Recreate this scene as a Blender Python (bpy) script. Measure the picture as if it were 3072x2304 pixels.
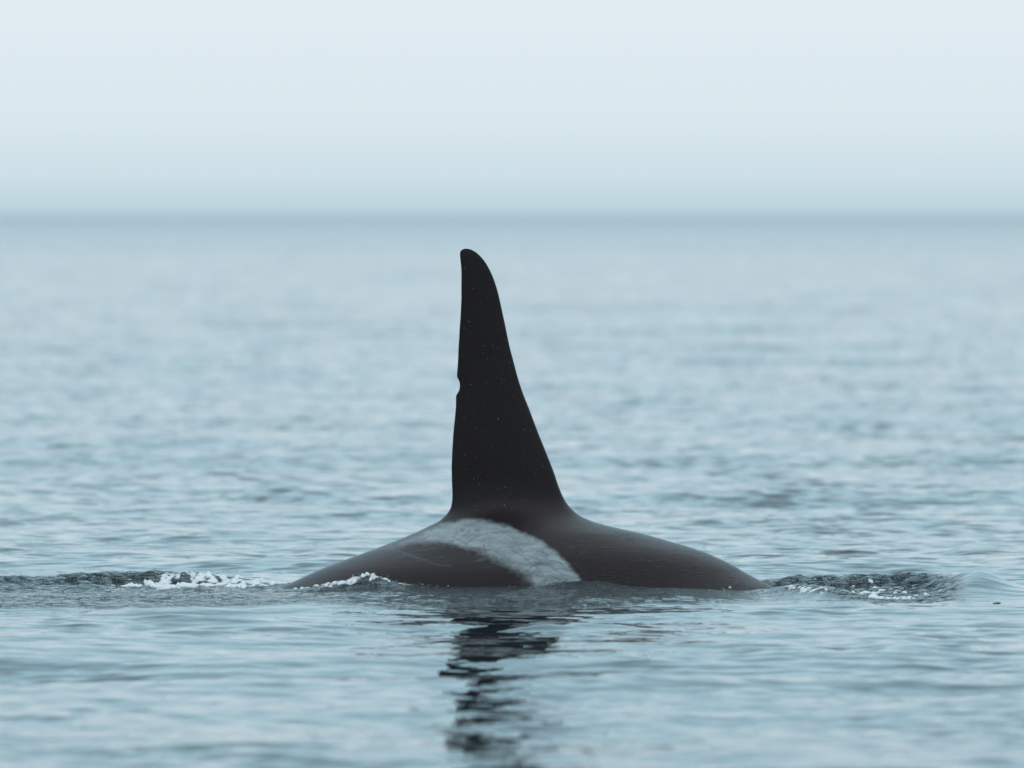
import bpy, math
import numpy as np

for o in list(bpy.data.objects):
    bpy.data.objects.remove(o, do_unlink=True)
S = bpy.context.scene
C = S.collection
R = math.radians

# ------------------------------------------------------------------ camera
W0, H0 = 3072.0, 2304.0          # photograph's own pixels, used to turn pixels into directions
D = 50.0                         # metres from lens to the fin
FPX = 26722.0                    # focal length in those pixels (313 mm on a 36 mm sensor)
HZ = 649.0                       # row of the horizon
CH = 2.09                        # height of the lens above the sea
cd = bpy.data.cameras.new("camera")
cam = bpy.data.objects.new("camera", cd)
C.objects.link(cam)
cd.sensor_width = 36.0
cd.lens = FPX / W0 * 36.0
cam.location = (0, -D, CH)
cam.rotation_euler = (R(90) - math.atan((H0 / 2 - HZ) / FPX), 0, 0)
cd.clip_start = 0.5
cd.clip_end = 60000
cd.dof.use_dof = True
cd.dof.focus_distance = D - 0.3
cd.dof.aperture_fstop = 2.9
S.camera = cam

# ------------------------------------------------------------------ sky, sun, exposure
SUN_EL, SUN_AZ = 78.0, 30.0      # a veiled sun very high up, a little beyond the whale
w = bpy.data.worlds.new("World")
S.world = w
w.use_nodes = True
nt = w.node_tree
nt.nodes.clear()
out = nt.nodes.new("ShaderNodeOutputWorld")
bg = nt.nodes.new("ShaderNodeBackground")
bg.inputs["Strength"].default_value = 0.1
sky = nt.nodes.new("ShaderNodeTexSky")
sky.sky_type = 'NISHITA'
sky.sun_disc = False
sky.sun_elevation = R(SUN_EL)
sky.sun_rotation = R(SUN_AZ)
sky.dust_density = 4.0
tc = nt.nodes.new("ShaderNodeTexCoord")
sx = nt.nodes.new("ShaderNodeSeparateXYZ")
mx = nt.nodes.new("ShaderNodeMath"); mx.operation = 'MAXIMUM'; mx.inputs[1].default_value = 0.0
pw = nt.nodes.new("ShaderNodeMath"); pw.operation = 'POWER'; pw.inputs[1].default_value = 0.4
rp = nt.nodes.new("ShaderNodeValToRGB")
rp.color_ramp.interpolation = 'EASE'
# overcast sky, bright above a bank of sea mist: elevation 0, 0.1, 0.3, 0.8, 1.5, 6, 16, 90 degrees
stops = [(0.0, (0.50, 0.665, 0.74)), (0.076, (0.55, 0.705, 0.775)), (0.123, (0.645, 0.775, 0.835)),
         (0.177, (0.735, 0.84, 0.895)), (0.233, (0.785, 0.87, 0.93)), (0.30, (0.655, 0.86, 0.965)), (0.50, (0.575, 0.895, 1.05)), (1.0, (0.60, 0.86, 1.00))]
stops = [(p, tuple(q / 1.2 for q in c)) for p, c in stops]
el = rp.color_ramp.elements
el[0].position, el[0].color = stops[0][0], (*stops[0][1], 1)
el[1].position, el[1].color = stops[-1][0], (*stops[-1][1], 1)
for p, c in stops[1:-1]:
    e = el.new(p); e.color = (*c, 1)
sc10 = nt.nodes.new("ShaderNodeVectorMath"); sc10.operation = 'SCALE'; sc10.inputs["Scale"].default_value = 12.0
mixc = nt.nodes.new("ShaderNodeMix"); mixc.data_type = 'RGBA'; mixc.inputs["Factor"].default_value = 0.96
L = nt.links.new
L(tc.outputs["Generated"], sx.inputs[0]); L(sx.outputs["Z"], mx.inputs[0]); L(mx.outputs[0], pw.inputs[0])
L(pw.outputs[0], rp.inputs[0]); L(rp.outputs["Color"], sc10.inputs[0])
L(sky.outputs[0], mixc.inputs["A"]); L(sc10.outputs[0], mixc.inputs["B"])
L(mixc.outputs["Result"], bg.inputs["Color"]); L(bg.outputs[0], out.inputs[0])

sl = bpy.data.lights.new("sun", 'SUN')
sl.energy = 0.75
sl.angle = R(100)
sl.color = (1.0, 0.985, 0.96)
so = bpy.data.objects.new("sun", sl)
C.objects.link(so)
so.rotation_euler = (R(90 - SUN_EL), 0, R(180 - SUN_AZ))
S.view_settings.view_transform = 'Standard'
S.view_settings.look = 'None'
S.view_settings.exposure = 0.0
S.view_settings.gamma = 1.0
S.view_settings.use_curve_mapping = False
S.cycles.use_denoising = True
S.cycles.max_bounces = 6
S.cycles.glossy_bounces = 4
S.cycles.volume_bounces = 0

# ------------------------------------------------------------------ helpers
rng = np.random.default_rng(7)

def px_plane(px, py):
    """pixel -> (x, z) on the whale's own plane y = 0"""
    return (np.asarray(px, float) - W0 / 2) / FPX * D, CH - (np.asarray(py, float) - HZ) / FPX * D

def px_sea(px, py, z=0.0):
    """pixel -> (x, y) on the sea at height z"""
    r = (CH - z) * FPX / (np.asarray(py, float) - HZ)
    return (np.asarray(px, float) - W0 / 2) / FPX * r, r - D

def sstep(a, b, x):
    t = np.clip((x - a) / (b - a), 0, 1)
    return t * t * (3 - 2 * t)

def vnoise(x, y, seed=0):
    """smooth 2-D gradient noise, about -1..1"""
    xi = np.floor(x).astype(np.int64); yi = np.floor(y).astype(np.int64)
    xf = x - xi; yf = y - yi
    def g(ix, iy, fx, fy):
        h = (ix * 374761393 + iy * 668265263 + seed * 974634777) & 0xffffffff
        h = ((h ^ (h >> 13)) * 1274126177) & 0xffffffff
        a = (h ^ (h >> 16)) * (2 * math.pi / 4294967296.0)
        return np.cos(a) * fx + np.sin(a) * fy
    u = xf * xf * xf * (xf * (xf * 6 - 15) + 10); v = yf * yf * yf * (yf * (yf * 6 - 15) + 10)
    a = g(xi, yi, xf, yf); b = g(xi + 1, yi, xf - 1, yf)
    c = g(xi, yi + 1, xf, yf - 1); d = g(xi + 1, yi + 1, xf - 1, yf - 1)
    return ((a + (b - a) * u) + ((c + (d - c) * u) - (a + (b - a) * u)) * v) * 1.5

def fbm(x, y, oct=4, seed=0):
    s = 0; a = 1.0; t = 0
    for i in range(oct):
        s = s + a * vnoise(x, y, seed + i); t += a; a *= 0.5
        x = x * 2.03 + 11.3; y = y * 2.03 - 7.1
    return s / t

def mesh_from(name, v, f, mat, smooth=True, attrs=None):
    me = bpy.data.meshes.new(name)
    v = np.ascontiguousarray(v, np.float32); f = np.ascontiguousarray(f, np.int32)
    n, k = f.shape
    me.vertices.add(len(v)); me.vertices.foreach_set("co", v.ravel())
    me.loops.add(n * k); me.loops.foreach_set("vertex_index", f.ravel())
    me.polygons.add(n)
    me.polygons.foreach_set("loop_start", np.arange(0, n * k, k, dtype=np.int32))
    me.polygons.foreach_set("use_smooth", np.full(n, smooth, dtype=bool))
    me.update(calc_edges=True)
    for nm, arr in (attrs or {}).items():
        a = me.attributes.new(nm, 'FLOAT', 'POINT')
        a.data.foreach_set("value", np.ascontiguousarray(arr, np.float32).ravel())
    me.materials.append(mat)
    o = bpy.data.objects.new(name, me)
    C.objects.link(o)
    return o

def tag(o, label, cat=None, kind=None, group=None):
    o["label"] = label
    if cat: o["category"] = cat
    if kind: o["kind"] = kind
    if group: o["group"] = group

def new_mat(name):
    m = bpy.data.materials.new(name); m.use_nodes = True
    n = m.node_tree; b = n.nodes["Principled BSDF"]
    return m, n, b

def N(n, t, **kw):
    x = n.nodes.new(t)
    for k, v in kw.items():
        if k.startswith("i_"):
            x.inputs[k[2:]].default_value = v
        else:
            setattr(x, k, v)
    return x

# ------------------------------------------------------------------ materials
def mat_sea():
    m, n, b = new_mat("sea_water")
    b.inputs["Base Color"].default_value = (0.004, 0.011, 0.014, 1)
    b.inputs["Roughness"].default_value = 0.015
    b.inputs["IOR"].default_value = 1.34
    geo = N(n, "ShaderNodeNewGeometry")
    at = N(n, "ShaderNodeAttribute", attribute_name="turb")
    mp = N(n, "ShaderNodeMapping"); mp.inputs["Scale"].default_value = (1.0, 1.0, 1.0)
    n1 = N(n, "ShaderNodeTexNoise", i_Scale=5.5, i_Detail=2.0, i_Roughness=0.5)      # ripples of a hand's width
    n2 = N(n, "ShaderNodeTexNoise", i_Scale=15.0, i_Detail=4.0, i_Roughness=0.6)     # churned water
    l = n.links.new
    l(geo.outputs["Position"], mp.inputs[0]); l(mp.outputs[0], n1.inputs["Vector"]); l(geo.outputs["Position"], n2.inputs["Vector"])
    b1 = N(n, "ShaderNodeBump", i_Strength=1.0, i_Distance=0.006)
    b2 = N(n, "ShaderNodeBump", i_Distance=0.095)
    l(n1.outputs["Fac"], b1.inputs["Height"]); l(n2.outputs["Fac"], b2.inputs["Height"])
    l(at.outputs["Fac"], b2.inputs["Strength"]); l(b1.outputs[0], b2.inputs["Normal"])
    # where the mesh gets too coarse to carry the ripples they go on as tilts of the normal
    def tilt(attr, scale, nrm):
        la = N(n, "ShaderNodeAttribute", attribute_name=attr)
        ma = N(n, "ShaderNodeMapping"); ma.inputs["Scale"].default_value = (scale * 0.55, scale, scale)
        tx = N(n, "ShaderNodeTexNoise", i_Scale=1.0, i_Detail=1.5, i_Roughness=0.5)
        l(geo.outputs["Position"], ma.inputs[0]); l(ma.outputs[0], tx.inputs["Vector"])
        sb = N(n, "ShaderNodeVectorMath", operation='SUBTRACT'); sb.inputs[1].default_value = (0.5, 0.5, 0.5)
        l(tx.outputs["Color"], sb.inputs[0])
        mu = N(n, "ShaderNodeVectorMath", operation='MULTIPLY'); mu.inputs[1].default_value = (7.0, 15.0, 0.0)
        l(sb.outputs[0], mu.inputs[0])
        sk = N(n, "ShaderNodeVectorMath", operation='SCALE')
        l(mu.outputs[0], sk.inputs[0]); l(la.outputs["Fac"], sk.inputs["Scale"])
        ad = N(n, "ShaderNodeVectorMath", operation='ADD')
        l(nrm, ad.inputs[0]); l(sk.outputs[0], ad.inputs[1])
        return ad.outputs[0]
    v = tilt("lost_fine", 9.0, b2.outputs[0])
    v = tilt("lost_wave", 1.6, v)
    nn = N(n, "ShaderNodeVectorMath", operation='NORMALIZE')
    l(v, nn.inputs[0]); l(nn.outputs[0], b.inputs["Normal"])
    return m

def mat_orca():
    m, n, b = new_mat("orca_skin")
    l = n.links.new
    geo = N(n, "ShaderNodeNewGeometry")
    at = N(n, "ShaderNodeAttribute", attribute_name="saddle")
    sc = N(n, "ShaderNodeAttribute", attribute_name="scar")
    black = (0.0185, 0.0085, 0.0090, 1); grey = (0.33, 0.342, 0.345, 1)
    # mottling inside the saddle patch
    mp = N(n, "ShaderNodeMapping"); mp.inputs["Rotation"].default_value = (0, R(-32), 0); mp.inputs["Scale"].default_value = (7, 7, 26)
    nz = N(n, "ShaderNodeTexNoise", i_Scale=1.0, i_Detail=6.0, i_Roughness=0.65)
    l(geo.outputs["Position"], mp.inputs[0]); l(mp.outputs[0], nz.inputs["Vector"])
    mr = N(n, "ShaderNodeMapRange"); mr.inputs["From Min"].default_value = 0.3; mr.inputs["From Max"].default_value = 0.7
    mr.inputs["To Min"].default_value = 0.48; mr.inputs["To Max"].default_value = 1.15
    l(nz.outputs["Fac"], mr.inputs[0])
    mu = N(n, "ShaderNodeMath", operation='MULTIPLY', use_clamp=True)
    l(at.outputs["Fac"], mu.inputs[0]); l(mr.outputs[0], mu.inputs[1])
    mix = N(n, "ShaderNodeMix", data_type='RGBA'); mix.inputs["A"].default_value = black; mix.inputs["B"].default_value = grey
    l(mu.outputs[0], mix.inputs["Factor"])
    # pale and dark scratches: scar is -1 .. 1
    gt = N(n, "ShaderNodeMath", operation='MAXIMUM'); gt.inputs[1].default_value = 0
    lt = N(n, "ShaderNodeMath", operation='MULTIPLY', use_clamp=True); lt.inputs[1].default_value = -1
    l(sc.outputs["Fac"], gt.inputs[0]); l(sc.outputs["Fac"], lt.inputs[0])
    m2 = N(n, "ShaderNodeMix", data_type='RGBA'); m2.inputs["B"].default_value = (0.02, 0.018, 0.019, 1)
    l(mix.outputs["Result"], m2.inputs["A"]); l(lt.outputs[0], m2.inputs["Factor"])
    m3 = N(n, "ShaderNodeMix", data_type='RGBA'); m3.inputs["B"].default_value = (0.13, 0.14, 0.145, 1)
    l(m2.outputs["Result"], m3.inputs["A"]); l(gt.outputs[0], m3.inputs["Factor"])
    l(m3.outputs["Result"], b.inputs["Base Color"])
    b.inputs["Roughness"].default_value = 0.30
    b.inputs["Specular IOR Level"].default_value = 0.15
    # fine wrinkles running back and down along the flank
    mp2 = N(n, "ShaderNodeMapping"); mp2.inputs["Rotation"].default_value = (0, R(-20), 0); mp2.inputs["Scale"].default_value = (11, 16, 80)
    w1 = N(n, "ShaderNodeTexNoise", i_Scale=1.0, i_Detail=3.0, i_Roughness=0.6)
    l(geo.outputs["Position"], mp2.inputs[0]); l(mp2.outputs[0], w1.inputs["Vector"])
    pwr = N(n, "ShaderNodeMapRange", interpolation_type='SMOOTHSTEP'); pwr.inputs["From Min"].default_value = 0.56; pwr.inputs["From Max"].default_value = 0.64
    l(w1.outputs["Fac"], pwr.inputs[0])
    bu = N(n, "ShaderNodeBump", i_Strength=0.55, i_Distance=0.006)
    wk = N(n, "ShaderNodeAttribute", attribute_name="wrinkle")
    l(wk.outputs["Fac"], bu.inputs["Strength"])
    l(pwr.outputs[0], bu.inputs["Height"]); l(bu.outputs[0], b.inputs["Normal"])
    return m

def mat_foam():
    m, n, b = new_mat("foam")
    b.inputs["Base Color"].default_value = (0.93, 0.89, 0.88, 1)
    b.inputs["Roughness"].default_value = 0.55
    b.inputs["Subsurface Weight"].default_value = 0.0
    geo = N(n, "ShaderNodeNewGeometry")
    v = N(n, "ShaderNodeTexNoise", i_Scale=32.0, i_Detail=4.0, i_Roughness=0.7)
    bu = N(n, "ShaderNodeBump", i_Strength=1.0, i_Distance=0.03)
    n.links.new(geo.outputs["Position"], v.inputs["Vector"]); n.links.new(v.outputs["Fac"], bu.inputs["Height"])
    n.links.new(bu.outputs[0], b.inputs["Normal"])
    # thin froth lets the dark water through between its bubbles
    at = N(n, "ShaderNodeAttribute", attribute_name="froth")
    v2 = N(n, "ShaderNodeTexNoise", i_Scale=60.0, i_Detail=2.0, i_Roughness=0.6)
    n.links.new(geo.outputs["Position"], v2.inputs["Vector"])
    ad = N(n, "ShaderNodeMath", operation='MULTIPLY_ADD'); ad.inputs[1].default_value = 1.3
    n.links.new(at.outputs["Fac"], ad.inputs[0])
    sb = N(n, "ShaderNodeMath", operation='SUBTRACT'); sb.inputs[1].default_value = 0.62
    n.links.new(v2.outputs["Fac"], sb.inputs[0]); n.links.new(sb.outputs[0], ad.inputs[2])
    ad.use_clamp = True
    n.links.new(ad.outputs[0], b.inputs["Alpha"])
    return m

def mat_drop():
    m, n, b = new_mat("water_drop")
    b.inputs["Base Color"].default_value = (0.75, 0.80, 0.83, 1)
    b.inputs["Roughness"].default_value = 0.12
    return m

def mat_debris():
    m, n, b = new_mat("dark_weed")
    b.inputs["Base Color"].default_value = (0.03, 0.03, 0.025, 1)
    b.inputs["Roughness"].default_value = 0.6
    return m

M_SEA, M_ORCA, M_FOAM, M_DROP, M_DEB = mat_sea(), mat_orca(), mat_foam(), mat_drop(), mat_debris()

# ------------------------------------------------------------------ the sea
# a sum of wind ripples, chop and a low swell running roughly towards the lens
waves = []
def band(n, l0, l1, slope, spread, head=-90.0):
    lam = np.exp(rng.uniform(math.log(l0), math.log(l1), n))
    th = R(head) + rng.normal(0, R(spread), n)
    ph = rng.uniform(0, 2 * math.pi, n)
    s = slope * math.sqrt(2.0 / n) * rng.uniform(0.7, 1.3, n)
    for i in range(n):
        k = 2 * math.pi / lam[i]
        waves.append((lam[i], k * math.cos(th[i]), k * math.sin(th[i]), ph[i], s[i] / k))
band(60, 0.17, 0.34, 0.040, 62, -80)
band(72, 0.34, 0.8, 0.036, 50, -96)
band(44, 0.8, 1.8, 0.025, 38, -92)
band(34, 1.8, 5.0, 0.021, 30, -88)
band(14, 5.0, 16.0, 0.007, 22, -94)

def gauss(x, y, cx, cy, sx_, sy_, rot=0.0):
    c, s = math.cos(rot), math.sin(rot)
    dx, dy = x - cx, y - cy
    a = (dx * c + dy * s) / sx_; b = (-dx * s + dy * c) / sy_
    return np.exp(-(a * a + b * b))

def polyline_u(x, y, pts, ys=1.0):
    """distance to a polyline (depth scaled by ys) and the parameter 0..1 along it"""
    best = np.full(x.shape, 1e9); uu = np.zeros(x.shape)
    n = len(pts) - 1
    for i in range(n):
        (ax, ay), (bx, by) = pts[i], pts[i + 1]
        ax_, ay_, bx_, by_ = ax, ay * ys, bx, by * ys
        dx, dy = bx_ - ax_, by_ - ay_
        t = np.clip(((x - ax_) * dx + (y * ys - ay_) * dy) / (dx * dx + dy * dy + 1e-12), 0, 1)
        d = np.hypot(x - ax_ - t * dx, y * ys - ay_ - t * dy)
        k = d < best
        best = np.where(k, d, best); uu = np.where(k, (i + t) / n, uu)
    return best, uu

def ridge(x, y, pts, wid, hts, ys=1.0):
    """a swell along pts [(x,y)], heights hts along it, gaussian cross-section"""
    d, u = polyline_u(x, y, pts, ys)
    return np.interp(u, np.linspace(0, 1, len(hts)), hts) * np.exp(-(d / wid) ** 2)

def near_flank(y):
    """the wake was laid out close to the animal; it spreads out wider with distance from it"""
    return np.sign(y) * np.where(np.abs(y) < 0.9, np.abs(y), 0.9 + (np.abs(y) - 0.9) / 1.59)

def turb_field(x, y):
    """how churned the water is, 0..1"""
    y = near_flank(y)
    wob = 0.22 * vnoise(x * 1.3, y * 0.9, 31) + 0.10 * vnoise(x * 4, y * 2, 32)
    # strip of churned water along the near flank and the tail wash
    front = -1.95 + 0.22 * sstep(0.0, 1.2, x) + wob
    right = 1.0 - sstep(0.35, 1.3, x + 0.25 * y + wob)
    a = sstep(front - 0.10, front + 0.12, y) * (1 - sstep(0.55, 0.85, y + wob)) * right
    # thin strip further right along the flank
    b = sstep(-1.15, -0.95, y - wob) * (1 - sstep(0.3, 0.5, y)) * sstep(0.2, 0.6, x) * (1 - sstep(1.3, 1.7, x)) * 0.5
    # hollow ahead of the whale
    c = sstep(1.25, 1.40, x) * (1 - sstep(2.30, 2.50, x + wob * 0.3)) * sstep(-0.06, 0.10, y - np.interp(x, [1.35, 1.6, 1.98, 2.45], [-0.60, -1.05, -1.75, -1.65])) * (1 - sstep(0.45, 0.6, y + wob * .4))
    tail = sstep(-1.1, -1.6, x) * sstep(-0.35, 0.05, y)              # steepest in the tail wash and in the hollow
    return np.maximum(np.maximum(a * (1 + 0.6 * tail), b), c * 1.7)

def wake_height(x, y):
    y = near_flank(y)
    z = np.zeros(x.shape)
    # water piled against the near flank
    z += 0.030 * np.exp(-((y + 0.85) / 0.55) ** 2) * sstep(-1.1, -0.6, x) * (1 - sstep(0.9, 1.35, x))
    z += 0.018 * np.exp(-((y + 1.5) / 0.45) ** 2) * sstep(-3.6, -2.6, x) * (1 - sstep(0.6, 1.4, x))
    # the small breaking crest on the flank
    z += ridge(x, y, [(-1.30, -0.42), (-1.06, -0.62), (-0.80, -0.74), (-0.62, -0.80), (-0.42, -0.86)], 0.11, [0.0, 0.035, 0.085, 0.03, 0.0])
    # low lip by the saddle patch
    z += ridge(x, y, [(0.05, -0.80), (0.30, -0.82), (0.48, -0.80), (0.75, -0.78)], 0.12, [0.0, 0.025, 0.035, 0.0])
    # lip where the head goes under, falling away to the front of the hollow
    z += ridge(x, y, [(0.95, -0.72), (1.25, -0.62), (1.45, -0.60), (1.62, -0.9), (1.80, -1.25), (1.98, -1.5)], 0.14, [0.0, 0.008, 0.026, 0.062, 0.066, 0.0])
    # far wall of the hollow and the bow wave that closes it
    z += ridge(x, y, [(1.35, 0.35), (1.7, 0.42), (2.1, 0.40), (2.42, 0.20), (2.60, -0.25), (2.52, -0.8), (2.40, -1.3)], 0.17, [0.03, 0.06, 0.075, 0.075, 0.08, 0.05, 0.0])
    z -= 0.035 * gauss(x, y, 2.0, -0.85, 0.40, 0.50)
    z += 0.03 * gauss(x, y, 2.72, -0.35, 0.28, 0.6)
    # wash of the tail
    z += ridge(x, y, [(-4.4, 0.0), (-2.9, 0.25), (-2.35, 0.45), (-2.05, 0.55), (-1.75, 0.5), (-1.3, 0.3)], 0.22, [0.02, 0.04, 0.055, 0.08, 0.05, 0.01])
    z += ridge(x, y, [(-2.2, -0.9), (-1.7, -0.75), (-1.3, -0.5)], 0.22, [0.0, 0.02, 0.0])
    return z

def sea_height(x, y, cell, turb=None, full=False):
    z = np.zeros(x.shape)
    cm = float(cell.max()) if cell.size else 0
    # slow patches of calmer and livelier water
    # mostly quiet water; ripples come in clusters and here and there a steeper wavelet stands out
    pos = lambda q, p: np.clip(q, 0, None) ** p
    big = 0.55 + 2.3 * pos(vnoise(x * 0.13 + 3, y * 0.17, 5), 1.2)
    mod = 0.55 + 1.7 * pos(vnoise(x * 0.33, y * 0.30, 6), 1.2) + 0.25 * big
    mod2 = 0.50 + 1.7 * pos(vnoise(x * 0.75, y * 0.48, 7), 1.2) + 0.5 * pos(vnoise(x * 0.22, y * 0.1, 9), 1.0)
    fine = np.zeros(x.shape)
    near = np.zeros(x.shape); lf = np.zeros(x.shape); lw = np.zeros(x.shape)
    for lam, kx, ky, ph, a in waves:
        f = np.clip((lam / cell - 2.2) / 2.0, 0, 1)
        i = f > 0
        sl2 = 0.5 * (a * 2 * math.pi / lam) ** 2 * (1 - f * f)
        if lam < 0.8: lf += sl2
        else: lw += sl2
        if lam < 0.8:
            fine[i] += (f[i] * a) * np.sin(kx * x[i] + ky * y[i] + ph)
        elif lam < 1.8:
            near[i] += (f[i] * a) * np.sin(kx * x[i] + ky * y[i] + ph)
        else:
            z[i] += (f[i] * a) * np.sin(kx * x[i] + ky * y[i] + ph)
    z = z * big + near * mod + fine * mod2
    # wind ripples a hand long, everywhere but in the slick the animal leaves beside it
    slick = np.exp(-(x / 2.6) ** 2) * sstep(-13, -7, y) * (1 - sstep(-1.5, 0.5, y))
    lost = ((np.sqrt(lf) + 0.020) * (0.35 + 0.6 * mod2) * (1 - 0.5 * slick), np.sqrt(lw) * mod)
    loc = (np.abs(x) < 5.5) & (np.abs(y) < 5.5)
    xl, yl = x[loc], y[loc]
    t = turb[loc] if turb is not None else turb_field(xl, yl)
    calm = 1 - 0.75 * np.exp(-((yl / 1.6) ** 2 + (xl / 3.4) ** 2))     # swell dies against the animal
    ch = 0.011 * fbm(xl * 3.5, yl * 3.0, 3, 51) + 0.007 * (1 - 2 * np.abs(vnoise(xl * 8.0 + yl, yl * 6.0, 61)))
    hollow = sstep(1.35, 1.6, xl)
    z[loc] = z[loc] * calm + wake_height(xl, yl) + np.minimum(t, 1) * ch * (0.7 + 0.9 * hollow + 1.1 * sstep(-1.2, -1.7, xl) * sstep(-1.3, -0.6, yl))
    return (z, *lost) if full else z

def build_sea():
    # polar mesh about the point below the lens, fine where the lens looks
    rs = [0.02, 2, 4, 7, 10, 13, 16, 19, 22, 25, 27, 29, 30.5]
    def to(r1, d0, d1):
        while rs[-1] < r1:
            f = min(1, max(0, (rs[-1] - st) / (r1 - st)))
            rs.append(rs[-1] + d0 + (d1 - d0) * f)
    st = rs[-1]; to(32.8, 0.30, 0.06)
    st = rs[-1]; to(D - 3.6, 0.046, 0.046)
    st = rs[-1]; to(D + 1.3, 0.030, 0.034)
    st = rs[-1]; to(80, 0.06, 0.13)
    st = rs[-1]; to(170, 0.13, 0.34)
    st = rs[-1]; to(500, 0.34, 2.0)
    while rs[-1] < 22000:
        rs.append(rs[-1] * 1.025)
    rs = np.array(rs)
    hw = R(5.6); nA = 540
    inner = np.linspace(-hw, hw, nA)
    outer = [hw]; d = inner[1] - inner[0]
    while outer[-1] < math.pi:
        d = min(d * 1.35, R(9)); outer.append(outer[-1] + d)
    outer = np.array(outer[1:]); outer = hw + (outer - hw) * (math.pi - hw) / (outer[-1] - hw)
    ang = np.concatenate([-outer[::-1], inner, outer[:-1]])      # -pi .. <pi, closed ring
    dphi = np.diff(np.concatenate([ang, [ang[0] + 2 * math.pi]]))
    dphi = np.maximum(dphi, np.roll(dphi, 1))
    nr, na = len(rs), len(ang)
    dr = np.gradient(rs)
    A, Rr = np.meshgrid(ang, rs)
    x = (Rr * np.sin(A)).ravel(); y = (Rr * np.cos(A)).ravel() - D
    cell = np.maximum(np.broadcast_to(dr[:, None], A.shape), Rr * dphi[None, :]).ravel()
    cell = np.maximum(cell, 1e-3)
    turb = turb_field(x, y) * (np.abs(x) < 5.5) * (np.abs(y) < 5.5)
    z, lf, lw = sea_height(x, y, cell, turb, True)
    i = np.arange(nr - 1)[:, None] * na; j = np.arange(na)[None, :]; j1 = (j + 1) % na
    f = np.stack([i + j, i + j1, i + na + j1, i + na + j], -1).reshape(-1, 4)[:, ::-1]
    o = mesh_from("sea", np.stack([x, y, z], 1), f, M_SEA, True, {"turb": turb, "lost_fine": lf, "lost_wave": lw})
    o["kind"] = "structure"
    o["label"] = "calm grey-blue rippled sea reaching a misty horizon"
    print("sea", nr, na, len(f))
    return o
build_sea()

# ------------------------------------------------------------------ the orca
REAR = [(1399, 745.7), (1392, 746.8), (1385, 750), (1381, 755), (1379.8, 762), (1380.5, 772), (1383, 800), (1384, 823), (1384, 860), (1383.6, 899), (1380, 965),
        (1376.6, 1031.5), (1373, 1098), (1371.2, 1127), (1372.5, 1133), (1377.6, 1142.6), (1379.6, 1156), (1377.6, 1170), (1372, 1181), (1368.6, 1187),
        (1368, 1214), (1365.5, 1245), (1361, 1289.5), (1358.5, 1330), (1355.8, 1376), (1354.7, 1409), (1355.5, 1444), (1357, 1482), (1356.3, 1501), (1353, 1520),
        (1345, 1536), (1331, 1552), (1315, 1565), (1289, 1578), (1238, 1601.7), (1181.7, 1625), (1127, 1646), (1073, 1666), (1019, 1686), (973.7, 1703),
        (928.5, 1723), (888, 1742), (855, 1757), (826, 1772), (700, 1832), (520, 1905), (200, 2000), (-300, 2090), (-700, 2140), (-745, 2165),
        (-700, 2195), (-300, 2290), (200, 2390), (700, 2480), (1150, 2550), (1500, 2580)]
FRONT = [(1399, 745.7), (1408, 747), (1416, 750), (1426, 755.5), (1435.6, 763), (1452, 781), (1469, 809), (1482, 839), (1493.6, 875.7), (1503.6, 919), (1515, 972),
         (1528, 1035), (1541.7, 1088), (1555, 1137.6), (1568, 1177), (1581, 1210), (1597, 1251.5), (1613.5, 1295), (1629.8, 1335.6), (1646, 1376), (1662, 1417),
         (1674.5, 1455), (1686.7, 1485), (1700, 1509), (1716.6, 1528), (1737, 1545.5), (1765, 1559.5), (1800, 1571.5), (1852, 1584.5), (1903, 1595.5), (1957, 1609.5),
         (2011.7, 1625), (2066, 1641), (2113, 1657), (2156, 1675), (2200, 1697), (2236, 1718), (2272, 1737.5), (2308, 1755), (2337, 1769), (2420, 1812),
         (2560, 1890), (2750, 1975), (2950, 2050), (3100, 2115), (3145, 2165), (3120, 2230), (2950, 2330), (2600, 2440), (2200, 2530), (1800, 2572), (1500, 2580)]

def pchip(xs, ys, q):
    xs = np.asarray(xs, float); ys = np.asarray(ys, float)
    h = np.diff(xs); dl = np.diff(ys) / h
    m = np.zeros(len(xs)); m[0], m[-1] = dl[0], dl[-1]
    for i in range(1, len(xs) - 1):
        if dl[i - 1] * dl[i] > 0:
            w1, w2 = 2 * h[i] + h[i - 1], h[i] + 2 * h[i - 1]
            m[i] = (w1 + w2) / (w1 / dl[i - 1] + w2 / dl[i])
    i = np.clip(np.searchsorted(xs, q) - 1, 0, len(xs) - 2)
    t = (q - xs[i]) / h[i]
    return ((1 + 2 * t) * (1 - t) ** 2 * ys[i] + t * (1 - t) ** 2 * h[i] * m[i] + t * t * (3 - 2 * t) * ys[i + 1] + t * t * (t - 1) * h[i] * m[i + 1])

def zoom3(p):     # a few marks were read off an enlarged crop of the flank
    return [(820 + a * 0.452, 1500 + b * 0.452) for a, b in p]

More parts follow.
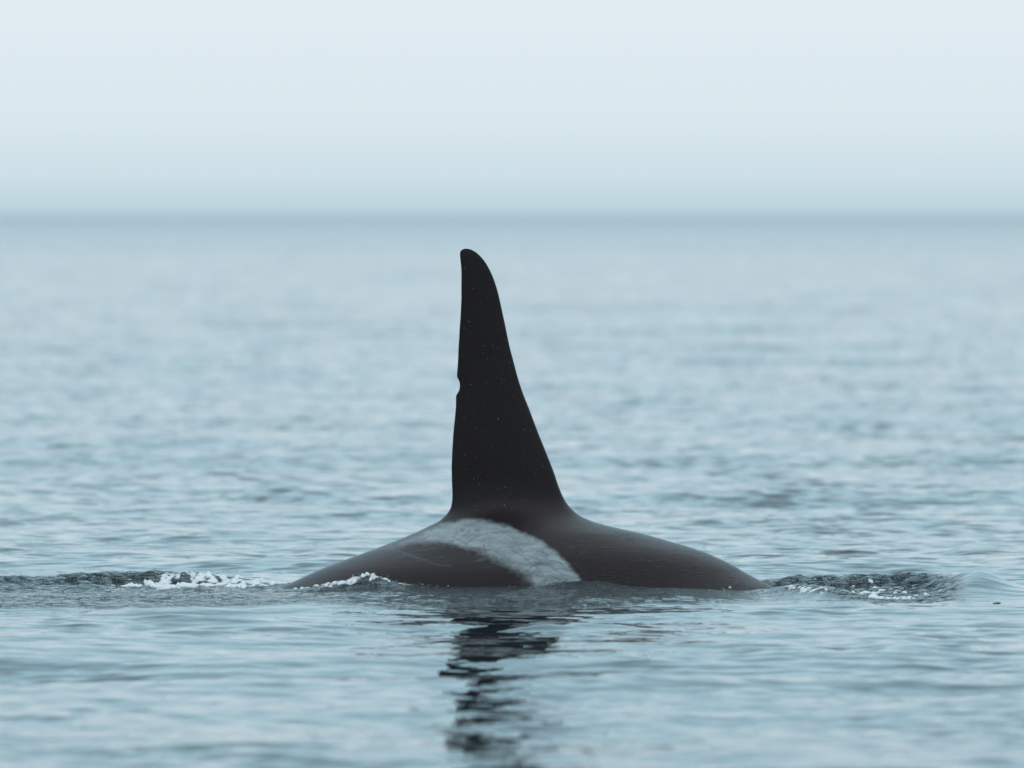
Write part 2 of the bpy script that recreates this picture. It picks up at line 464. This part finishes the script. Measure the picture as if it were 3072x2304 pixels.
SADDLE = zoom3([(660, 330), (850, 262), (960, 222), (1050, 185), (1140, 152), (1220, 130), (1310, 119), (1400, 120), (1500, 147), (1600, 177), (1700, 217), (1800, 267),
                (1890, 332), (1960, 402), (2010, 462), (2040, 520), (2040, 600), (1760, 600), (1715, 530), (1640, 470), (1560, 420), (1470, 378), (1400, 345), (1330, 322),
                (1240, 300), (1150, 282), (1060, 272), (960, 276), (860, 300), (760, 328)])
DARK = [([(1185, 230), (1230, 252), (1285, 272)], 3.2, .8), ([(1285, 272), (1330, 245), (1375, 215), (1470, 205), (1555, 194)], 2.6, .7), ([(1398, 278), (1404, 300), (1412, 330)], 3, .8),
        ([(1285, 272), (1290, 300)], 3, .7), ([(1170, 270), (1215, 245)], 3, .5), ([(1210, 218), (1222, 216)], 4.5, .8), ([(1243, 188), (1256, 194)], 4.5, .8),
        ([(1215, 197), (1224, 200)], 4, .8), ([(1236, 206), (1252, 199)], 4, .7), ([(1296, 195), (1308, 197)], 4, .7), ([(1345, 188), (1360, 193)], 4.5, .8), ([(1262, 228), (1300, 205)], 4, .4),
        ([(1100, 276), (1260, 300), (1440, 312)], 4, .8), ([(880, 292), (1000, 285), (1160, 300)], 4, .6), ([(900, 310), (1050, 300), (1150, 290)], 3, .5),
        ([(1880, 340), (1990, 322)], 2.4, .7), ([(1780, 480), (1990, 500)], 2.4, .5), ([(1700, 300), (1820, 330)], 3, .3), ([(1640, 270), (1740, 265)], 5, .35)]
PALE = [([(770, 317), (880, 340), (1000, 378), (1080, 408)], 2.0, .5), ([(1080, 408), (1180, 416)], 3, .3), ([(1034, 178), (1012, 204)], 2.2, .5), ([(860, 345), (960, 372)], 2, .5),
        ([(935, 565), (965, 545), (968, 520)], 2, .25), ([(900, 560), (935, 552)], 2, .2)]

def in_poly(x, y, P):
    c = np.zeros(x.shape, bool); n = len(P)
    for i in range(n):
        (x1, y1), (x2, y2) = P[i], P[(i + 1) % n]
        k = ((y1 > y) != (y2 > y))
        c ^= k & (x < (x2 - x1) * (y - y1) / (y2 - y1 + 1e-12) + x1)
    return c

def build_orca():
    rows = [745.75, 745.9, 746.2, 746.7, 747.4, 748.3, 749.4, 750.8, 752.5, 754.5, 757, 760, 763.5, 767.5, 772]
    def step(to, d):
        while rows[-1] < to:
            rows.append(rows[-1] + d)
    step(1122, 7.5); step(1192, 1.6); step(1470, 7.5); step(1500, 4.5); step(1790, 2.2); step(2140, 18); step(2200, 6); step(2570, 18)
    rows.append(2576); rows.append(2579)
    rows = np.array(rows)
    xr = pchip([p[1] for p in REAR], [p[0] for p in REAR], rows)
    xf = pchip([p[1] for p in FRONT], [p[0] for p in FRONT], rows)
    # tiny irregularities of the trailing edge
    xr = xr + 0.7 * np.array([float(vnoise(np.array([r * 0.021]), np.array([0.5]), 3)[0]) for r in rows]) * (rows < 1480) * (rows > 790)
    whole = [p for p in REAR if not 1129 < p[1] < 1186]
    x0 = pchip([p[1] for p in whole], [p[0] for p in whole], rows)
    XR, Z = px_plane(x0, rows); XF, _ = px_plane(xf, rows)
    bite = px_plane(xr, rows)[0] - XR                      # the nick and the unevenness of the trailing edge
    chord = XF - XR
    zc, hz, wm = -0.60, 1.06, 0.80
    Wb = wm * np.clip(1 - ((Z - zc) / hz) ** 2, 0, 1) ** 0.62
    Wf = 0.105 * np.minimum(chord, 0.62) * np.sqrt(np.clip((Z.max() + 0.002 - Z) / 0.05, 0, 1)).clip(0, 1)
    k = 0.10
    hh = np.clip(0.5 + 0.5 * (Wb - Wf) / k, 0, 1)
    Wd = np.where(Wb > 0, Wf + (Wb - Wf) * hh + k * hh * (1 - hh), Wf)
    # even out the width curve so that the back flows into the fin
    Zi = np.linspace(Z.min(), Z.max(), 3000)
    Wi = np.interp(Zi, Z[::-1], Wd[::-1])
    g = np.exp(-0.5 * (np.arange(-180, 181) / 60.0) ** 2); g /= g.sum()
    Ws = np.convolve(np.pad(Wi, 180, mode='edge'), g, 'valid')
    m = sstep(0.15, 0.30, Zi) * (1 - sstep(0.75, 0.95, Zi))
    Wd = np.interp(Z, Zi, Wi * (1 - m) + Ws * m)
    finw = sstep(0.26, 0.62, Z)
    nN, nF = 760, 150
    tn = 0.5 - 0.5 * np.cos(np.linspace(0, math.pi, nN)); tn = 0.65 * tn + 0.35 * np.linspace(0, 1, nN)
    tf = 0.5 - 0.5 * np.cos(np.linspace(0, math.pi, nF))
    t = np.concatenate([tn, tf[::-1][1:-1]]); side = np.concatenate([-np.ones(nN), np.ones(nF - 2)])
    u = 1 - t
    foil = 0.2969 * np.sqrt(u) - 0.126 * u - 0.3516 * u ** 2 + 0.2843 * u ** 3 - 0.1036 * u ** 4
    foil = np.clip(foil, 0, None) / foil.max()
    foil = 0.8 * foil + 0.2 * np.sqrt(np.clip(4 * t * u, 0, 1))
    ell = np.clip(4 * t * u, 0, 1) ** 0.56
    Sh = ell[None, :] * (1 - finw[:, None]) + foil[None, :] * finw[:, None]
    X = XR[:, None] + t[None, :] * chord[:, None]
    X = X + bite[:, None] * np.exp(-t[None, :] * chord[:, None] / 0.035)
    Y = Wd[:, None] * Sh * side[None, :]
    Zz = np.broadcast_to(Z[:, None], X.shape)
    nr, nc = X.shape
    v = np.stack([X, Y, Zz], -1).reshape(-1, 3)
    i = np.arange(nr - 1)[:, None] * nc; j = np.arange(nc)[None, :]; j1 = (j + 1) % nc
    f = np.stack([i + j, i + nc + j, i + nc + j1, i + j1], -1).reshape(-1, 4)
    # pigment: the grey saddle and its scratches, plus a painted flank sheen
    x, z = v[:, 0], v[:, 2]
    PX = x / D * FPX + W0 / 2; PY = (CH - z) * FPX / D + HZ
    sad = np.zeros(len(v)); scar = np.zeros(len(v))
    b = (PX > 1000) & (PX < 1900) & (PY > 1520) & (PY < 1800)
    px, py = PX[b], PY[b]
    wx = px + 7 * fbm(px * 0.02, py * 0.03, 3, 11); wy = py + 6 * fbm(px * 0.02, py * 0.03, 3, 15)
    d, _ = polyline_u(wx, wy, SADDLE + [SADDLE[0]])
    sd = np.where(in_poly(wx, wy, SADDLE), d, -d)
    # the upper rim is fairly crisp, the lower rim smoky
    soft = 13 + 26 * sstep(1600, 1680, py) * (1 - sstep(1560, 1640, px)) + 10 * (1 - sstep(1150, 1330, px))
    s = sstep(-0.45, 0.85, sd / soft + 0.32 * fbm(px * 0.05 + py * 0.05, py * 0.09 - px * 0.03, 3, 21))
    s *= 0.35 + 0.65 * sstep(1120, 1330, px)
    # smoky dark streaks drawn back across the dark flank below
    st = sstep(0.05, 0.55, fbm(px * 0.012, (py + 0.12 * px) * 0.10, 4, 71)) * np.exp(-((py - 1655 - 0.05 * (px - 1250)) / 24.0) ** 2) * sstep(1090, 1180, px) * (1 - sstep(1480, 1580, px))
    s = np.maximum(s, 0.22 * st)
    sheen = 0.05 * np.exp(-((py - 1668) / 30.0) ** 2) * sstep(1050, 1200, px) * (1 - sstep(1500, 1600, px))  # soft sheen on the rear flank, painted in as slightly greyer skin
    s = np.clip(np.maximum(s, sheen), 0, 1)
    sc = np.zeros(px.shape)
    for P, wd, a in DARK:
        dd, uu = polyline_u(px + 3 * vnoise(px * .04, py * .04, 8), py + 3 * vnoise(px * .05, py * .05, 9), zoom3(P))
        sc = np.minimum(sc, -0.7 * a * np.exp(-(dd / (wd * 0.7)) ** 2) * (0.55 + 0.45 * np.clip(vnoise(px * .11, py * .11, 41) * 1.6 + .4, 0, 1)))
    for P, wd, a in PALE:
        dd, uu = polyline_u(px + 1.5 * vnoise(px * .04, py * .04, 8), py, zoom3(P))
        p = a * np.exp(-(dd / (wd * 0.6)) ** 2); sc = np.where(p > 0.02, np.maximum(sc, p), sc)
    r2 = np.random.default_rng(5)
    for q in range(90):                                   # rake marks in the lower part of the saddle
        cx, cy = r2.normal(1640, 60), r2.normal(1690, 38)
        a = r2.choice([R(-35), R(25), R(60), R(10)]) + r2.normal(0, 0.25); ln = r2.uniform(8, 30)
        P = [(cx - math.cos(a) * ln, cy - math.sin(a) * ln), (cx + r2.normal(0, 2), cy + r2.normal(0, 2)), (cx + math.cos(a) * ln, cy + math.sin(a) * ln)]
        k2 = (np.abs(px - cx) < 40) & (np.abs(py - cy) < 40)
        dd, uu = polyline_u(px[k2], py[k2], P)
        sg = r2.choice([-0.42, -0.28, 0.14]) * np.exp(-(dd / r2.uniform(1.2, 2.2)) ** 2)
        sc[k2] = np.where(np.abs(sg) > np.abs(sc[k2]), sg, sc[k2])
    sad[b] = s; scar[b] = sc
    wr = sstep(1640, 1800, PX) * sstep(1500, 1620, PY) * 0.42 + 0.12 * sstep(1560, 1640, PY)
    o = mesh_from("orca", v, f, M_ORCA, True, {"saddle": sad, "scar": scar, "wrinkle": np.clip(wr, 0, 1)})
    tag(o, "black orca with tall notched dorsal fin and grey saddle patch surfacing", "orca")
    print("orca", nr, nc, len(f))
    return o, (XR, XF, Z, Wd, finw)
orca, PROF = build_orca()

def orca_y(x, z):
    """near-side surface of the orca at (x, z)"""
    XR, XF, Z, Wd, fw = PROF
    zz = Z[::-1]
    a, b, wd, k = (np.interp(z, zz, q[::-1]) for q in (XR, XF, Wd, fw))
    t = np.clip((x - a) / (b - a), 0, 1); u = 1 - t
    foil = (0.2969 * np.sqrt(u) - 0.126 * u - 0.3516 * u ** 2 + 0.2843 * u ** 3 - 0.1036 * u ** 4) / 0.1
    foil = 0.8 * foil + 0.2 * np.sqrt(4 * t * u)
    return -wd * ((4 * t * u) ** 0.56 * (1 - k) + foil * k), t

# ------------------------------------------------------------------ foam
def px_surface(px, py):
    """pixel -> (x, y) where its ray first meets the wake's surface (its highest pass if it clears the crests)"""
    r = np.arange(D - 3.4, D + 1.4, 0.01)
    x = (px - W0 / 2) / FPX * r; zr = CH - (py - HZ) / FPX * r
    g = zr - wake_height(x, r - D)
    k = np.nonzero(g <= 0)[0]
    i = k[0] if len(k) else int(np.argmin(g))
    return float(x[i]), float(r[i] - D)

def build_foam(name, label, x0, x1, y0, y1, strokes, dx=0.008, dy=0.014, seed=0, cut=0.0):
    """strokes: list of (pixel points, half width in x m, half depth m, thickness m)"""
    xs = np.arange(x0, x1, dx); ys = np.arange(y0, y1, dy)
    Xg, Yg = np.meshgrid(xs, ys); x, y = Xg.ravel(), Yg.ravel()
    wx = x + 0.035 * fbm(x * 5, y * 3, 3, seed + 1); wy = y + 0.09 * fbm(x * 5 + 9, y * 3, 3, seed + 4)
    th = np.zeros(x.shape)
    for pts, wid, dep, thick in strokes:
        P = [px_surface(a, b_) if a > 50 else (a, b_) for a, b_ in pts]
        ys_ = wid / dep
        d, u = polyline_u(wx, wy, P, ys_)
        taper = np.sin(np.clip(u, 0.0, 1) * math.pi) ** 0.5 * 0.8 + 0.2
        mk = 1 - d / (wid * taper)
        mk = mk + 0.9 * fbm(x * 11, y * 5, 4, seed + 7) - 0.05
        th = np.maximum(th, 0.78 * thick * np.clip(mk, 0, None) ** 0.6)
    lump = 0.35 + 1.25 * np.abs(fbm(x * 18, y * 10, 3, seed + 9)) + 0.35 * vnoise(x * 45, y * 28, seed + 13)
    th = th * np.clip(lump, 0.2, None)
    th = th * (0.05 + 0.95 * sstep(-0.38, 0.10, fbm(x * 22, y * 8, 3, seed + 17)))      # lacy holes
    z = sea_height(x, y, np.full(x.shape, 0.05)) + th - 0.004
    keep = (th > 0.004 + cut).reshape(Xg.shape)
    kk = keep[:-1, :-1] | keep[1:, :-1] | keep[:-1, 1:] | keep[1:, 1:]
    nr, nc = Xg.shape
    ii, jj = np.nonzero(kk)
    f = np.stack([ii * nc + jj, ii * nc + jj + 1, (ii + 1) * nc + jj + 1, (ii + 1) * nc + jj], 1)
    used = np.unique(f); mp = np.full(nr * nc, -1); mp[used] = np.arange(len(used))
    f = mp[f]; v = np.stack([x, y, z], 1)[used]
    # rims dip under the water so that the foam has a body, not an edge
    o = mesh_from(name, v, f, M_FOAM, True, {"froth": np.clip(th[used] / 0.009, 0, 1)})
    tag(o, label, "foam", "stuff")
    return o

build_foam("sea_foam", "white churned foam trailing behind the orca's tail end", -2.45, -1.05, -2.4, 1.2, [
    ([(335, 1764), (420, 1766), (520, 1768), (640, 1764), (760, 1756), (850, 1752)], 0.070, 0.26, 0.036),
    ([(425, 1740), (440, 1752), (470, 1764)], 0.035, 0.12, 0.030),
    ([(470, 1752), (500, 1742), (540, 1740)], 0.040, 0.12, 0.026),
    ([(560, 1731), (600, 1738), (660, 1750), (700, 1756)], 0.04, 0.12, 0.026),
    ([(610, 1738), (650, 1735), (720, 1748)], 0.03, 0.10, 0.03),
    ([(710, 1748), (740, 1740), (790, 1748)], 0.040, 0.12, 0.034),
    ([(780, 1754), (830, 1750), (862, 1752)], 0.03, 0.12, 0.035),
    ([(330, 1782), (380, 1780), (440, 1776)], 0.022, 0.07, 0.012),
    ([(400, 1793), (450, 1791), (490, 1784)], 0.022, 0.07, 0.012),
    ([(215, 1790), (240, 1794), (255, 1797)], 0.018, 0.07, 0.010),
    ([(280, 1786), (300, 1794), (325, 1795)], 0.018, 0.07, 0.010),
    ([(480, 1778), (500, 1770), (520, 1772)], 0.05, 0.14, 0.035)], seed=100)

build_foam("sea_foam", "small white breaking crest of foam against the orca's flank", -1.35, -0.35, -1.15, -0.3, [
    ([(-1.22, -0.50), (-1.06, -0.64), (-0.92, -0.72), (-0.80, -0.76)], 0.022, 0.05, 0.020),
    ([(-0.95, -0.72), (-0.90, -0.74), (-0.86, -0.75)], 0.035, 0.05, 0.030),
    ([(-0.84, -0.76), (-0.80, -0.78), (-0.76, -0.79)], 0.042, 0.05, 0.042),
    ([(-0.92, -0.76), (-0.80, -0.80), (-0.66, -0.81)], 0.028, 0.06, 0.020),
    ([(-0.70, -0.81), (-0.62, -0.83), (-0.54, -0.86)], 0.016, 0.05, 0.012)], dx=0.005, dy=0.008, seed=200)

build_foam("sea_foam", "thin line of foam where water laps the saddle patch", 0.0, 0.45, -1.15, -0.55, [
    ([(1585, 1764), (1605, 1761), (1620, 1760)], 0.012, 0.06, 0.012),
    ([(1640, 1762), (1680, 1754), (1716, 1750)], 0.012, 0.06, 0.012)], dx=0.005, dy=0.009, seed=300)

build_foam("sea_foam", "white foam swirling in the dark hollow ahead of the orca", 1.3, 2.65, -2.8, 0.9, [
    ([(2345, 1763), (2375, 1768), (2400, 1774)], 0.029, 0.13, 0.018),
    ([(2380, 1775), (2430, 1776), (2475, 1772)], 0.029, 0.12, 0.021),
    ([(2430, 1776), (2480, 1779), (2510, 1768)], 0.016, 0.09, 0.015),
    ([(2550, 1794), (2590, 1788), (2640, 1785), (2650, 1778), (2635, 1768), (2620, 1768)], 0.026, 0.12, 0.021),
    ([(2590, 1808), (2640, 1803), (2700, 1806), (2745, 1808)], 0.039, 0.13, 0.024),
    ([(2660, 1804), (2720, 1795), (2760, 1792)], 0.026, 0.10, 0.021),
    ([(2680, 1790), (2695, 1784), (2725, 1786)], 0.023, 0.10, 0.021),
    ([(2755, 1788), (2765, 1794), (2780, 1796)], 0.019, 0.10, 0.018),
    ([(2785, 1786), (2830, 1780)], 0.013, 0.08, 0.012),
    ([(2780, 1800), (2810, 1796)], 0.013, 0.08, 0.012),
    ([(2530, 1762), (2560, 1763)], 0.013, 0.07, 0.012),
    ([(2600, 1748), (2620, 1749)], 0.016, 0.07, 0.015),
    ([(2540, 1785), (2570, 1783)], 0.013, 0.08, 0.012)], dx=0.007, dy=0.013, seed=400)

# ------------------------------------------------------------------ drops of water
def ico():
    p = (1 + 5 ** 0.5) / 2
    v = np.array([(-1, p, 0), (1, p, 0), (-1, -p, 0), (1, -p, 0), (0, -1, p), (0, 1, p), (0, -1, -p), (0, 1, -p), (p, 0, -1), (p, 0, 1), (-p, 0, -1), (-p, 0, 1)], float)
    v /= np.linalg.norm(v[0])
    f = np.array([(0, 11, 5), (0, 5, 1), (0, 1, 7), (0, 7, 10), (0, 10, 11), (1, 5, 9), (5, 11, 4), (11, 10, 2), (10, 7, 6), (7, 1, 8), (3, 9, 4), (3, 4, 2), (3, 2, 6), (3, 6, 8), (3, 8, 9), (4, 9, 5), (2, 4, 11), (6, 2, 10), (8, 6, 7), (9, 8, 1)])
    return v, f
IV, IF = ico()
def drops(name, P, rad, flat=None):
    V = (P[:, None, :] + IV[None] * rad[:, None, None] * (1 if flat is None else flat)).reshape(-1, 3)
    F = (np.arange(len(P))[:, None, None] * 12 + IF[None]).reshape(-1, 3)
    return mesh_from(name, V, F, M_DROP, True)

r3 = np.random.default_rng(11)
P = []; rd = []
while len(P) < 150:                                        # beads clinging to the fin and the back
    z = r3.uniform(0.05, 1.85); x = r3.uniform(-1.2, 1.3)
    if z < 0.42 and r3.random() > 0.10: continue
    y, t = orca_y(x, z)
    if t < 0.05 or t > 0.95: continue
    P.append((x, y - 0.0005, z)); rd.append(r3.choice([0.0007, 0.0011, 0.0015, 0.0022], p=[.50, .32, .14, .04]))
bead = drops("water_bead", np.array(P), np.array(rd), np.array([1, 0.6, 1]))
bead["kind"] = "stuff"
bead.parent = orca
bead["label"] = "tiny bright water beads clinging to the black skin"

P = []; rd = []
for cx, cy, sxp, syp, n in [(600, 1745, 160, 14, 60), (1100, 1725, 60, 10, 40), (1300, 1762, 200, 6, 24), (1650, 1756, 70, 5, 26), (2600, 1757, 170, 10, 46), (2180, 1762, 40, 3, 6), (430, 1735, 40, 6, 14)]:
    for q in range(n):
        px, py = r3.normal(cx, sxp * .6), r3.normal(cy, syp * .7)
        x, y = px_sea(px, py, 0.06)
        x, y = float(x), float(np.clip(y, -2.0, 0.9)) + r3.normal(0, .1)
        if -1.3 < x < 1.5: y = -0.80 + r3.normal(0, .06)
        zz = float(sea_height(np.array([x]), np.array([y]), np.array([0.05]))[0])
        P.append((x, y, zz + abs(r3.normal(0.002, 0.012)))); rd.append(r3.choice([0.0012, 0.002, 0.0032], p=[.55, .33, .12]))
P.append((1.206, -0.74, 0.036)); rd.append(0.008)
sp = drops("spray", np.array(P), np.array(rd))
tag(sp, "fine drops of spray scattered over the churned water round the orca", "spray", "stuff")

# a scrap of something dark afloat ahead of the bow wave
def build_scrap():
    x, y = (float(q) for q in px_sea(2990, 1824, 0.0))
    n = 24
    a = np.linspace(0, 2 * math.pi, n, endpoint=False)
    V = []; F = []
    prof = [(0.0, -0.004), (1.0, -0.002), (0.8, 0.006), (0.35, 0.011), (0.0, 0.013)]
    for rr, zz in prof:
        for q in a:
            lob = 1 + 0.25 * math.sin(3 * q + 0.6) + 0.1 * math.sin(7 * q)
            V.append((0.020 * rr * lob * math.cos(q) + 0.006 * (rr < .5), 0.028 * rr * lob * math.sin(q), zz * 0.6 + 0.003 * max(0, math.cos(q)) * rr))
    for i in range(len(prof) - 1):
        for j in range(n):
            F.append((i * n + j, i * n + (j + 1) % n, (i + 1) * n + (j + 1) % n, (i + 1) * n + j))
    o = mesh_from("floating_weed", np.array(V), np.array(F), M_DEB, True)
    z = float(sea_height(np.array([x]), np.array([y]), np.array([0.05]))[0])
    o.location = (x, y, z - 0.001)
    tag(o, "tiny dark scrap of weed floating ahead of the bow wave", "seaweed")
build_scrap()

# ------------------------------------------------------------------ sea mist
def build_haze():
    hx, z0, z1 = 24000.0, -3.0, 2.75
    v = np.array([(sx_ * hx, sy_ * hx, z) for z in (z0, z1) for sx_, sy_ in ((-1, -1), (1, -1), (1, 1), (-1, 1))])
    f = np.array([(3, 2, 1, 0), (4, 5, 6, 7), (0, 1, 5, 4), (1, 2, 6, 5), (2, 3, 7, 6), (3, 0, 4, 7)])
    m = bpy.data.materials.new("sea_mist"); m.use_nodes = True
    n = m.node_tree; n.nodes.clear()
    o_ = n.nodes.new("ShaderNodeOutputMaterial"); pv = n.nodes.new("ShaderNodeVolumePrincipled")
    pv.inputs["Color"].default_value = (0.84, 0.96, 1.0, 1)
    pv.inputs["Density"].default_value = 0.0001
    n.links.new(pv.outputs[0], o_.inputs["Volume"])
    o = mesh_from("haze", v, f, m, False)
    tag(o, "pale sea mist that fades the water towards the horizon", "mist", "stuff")
build_haze()
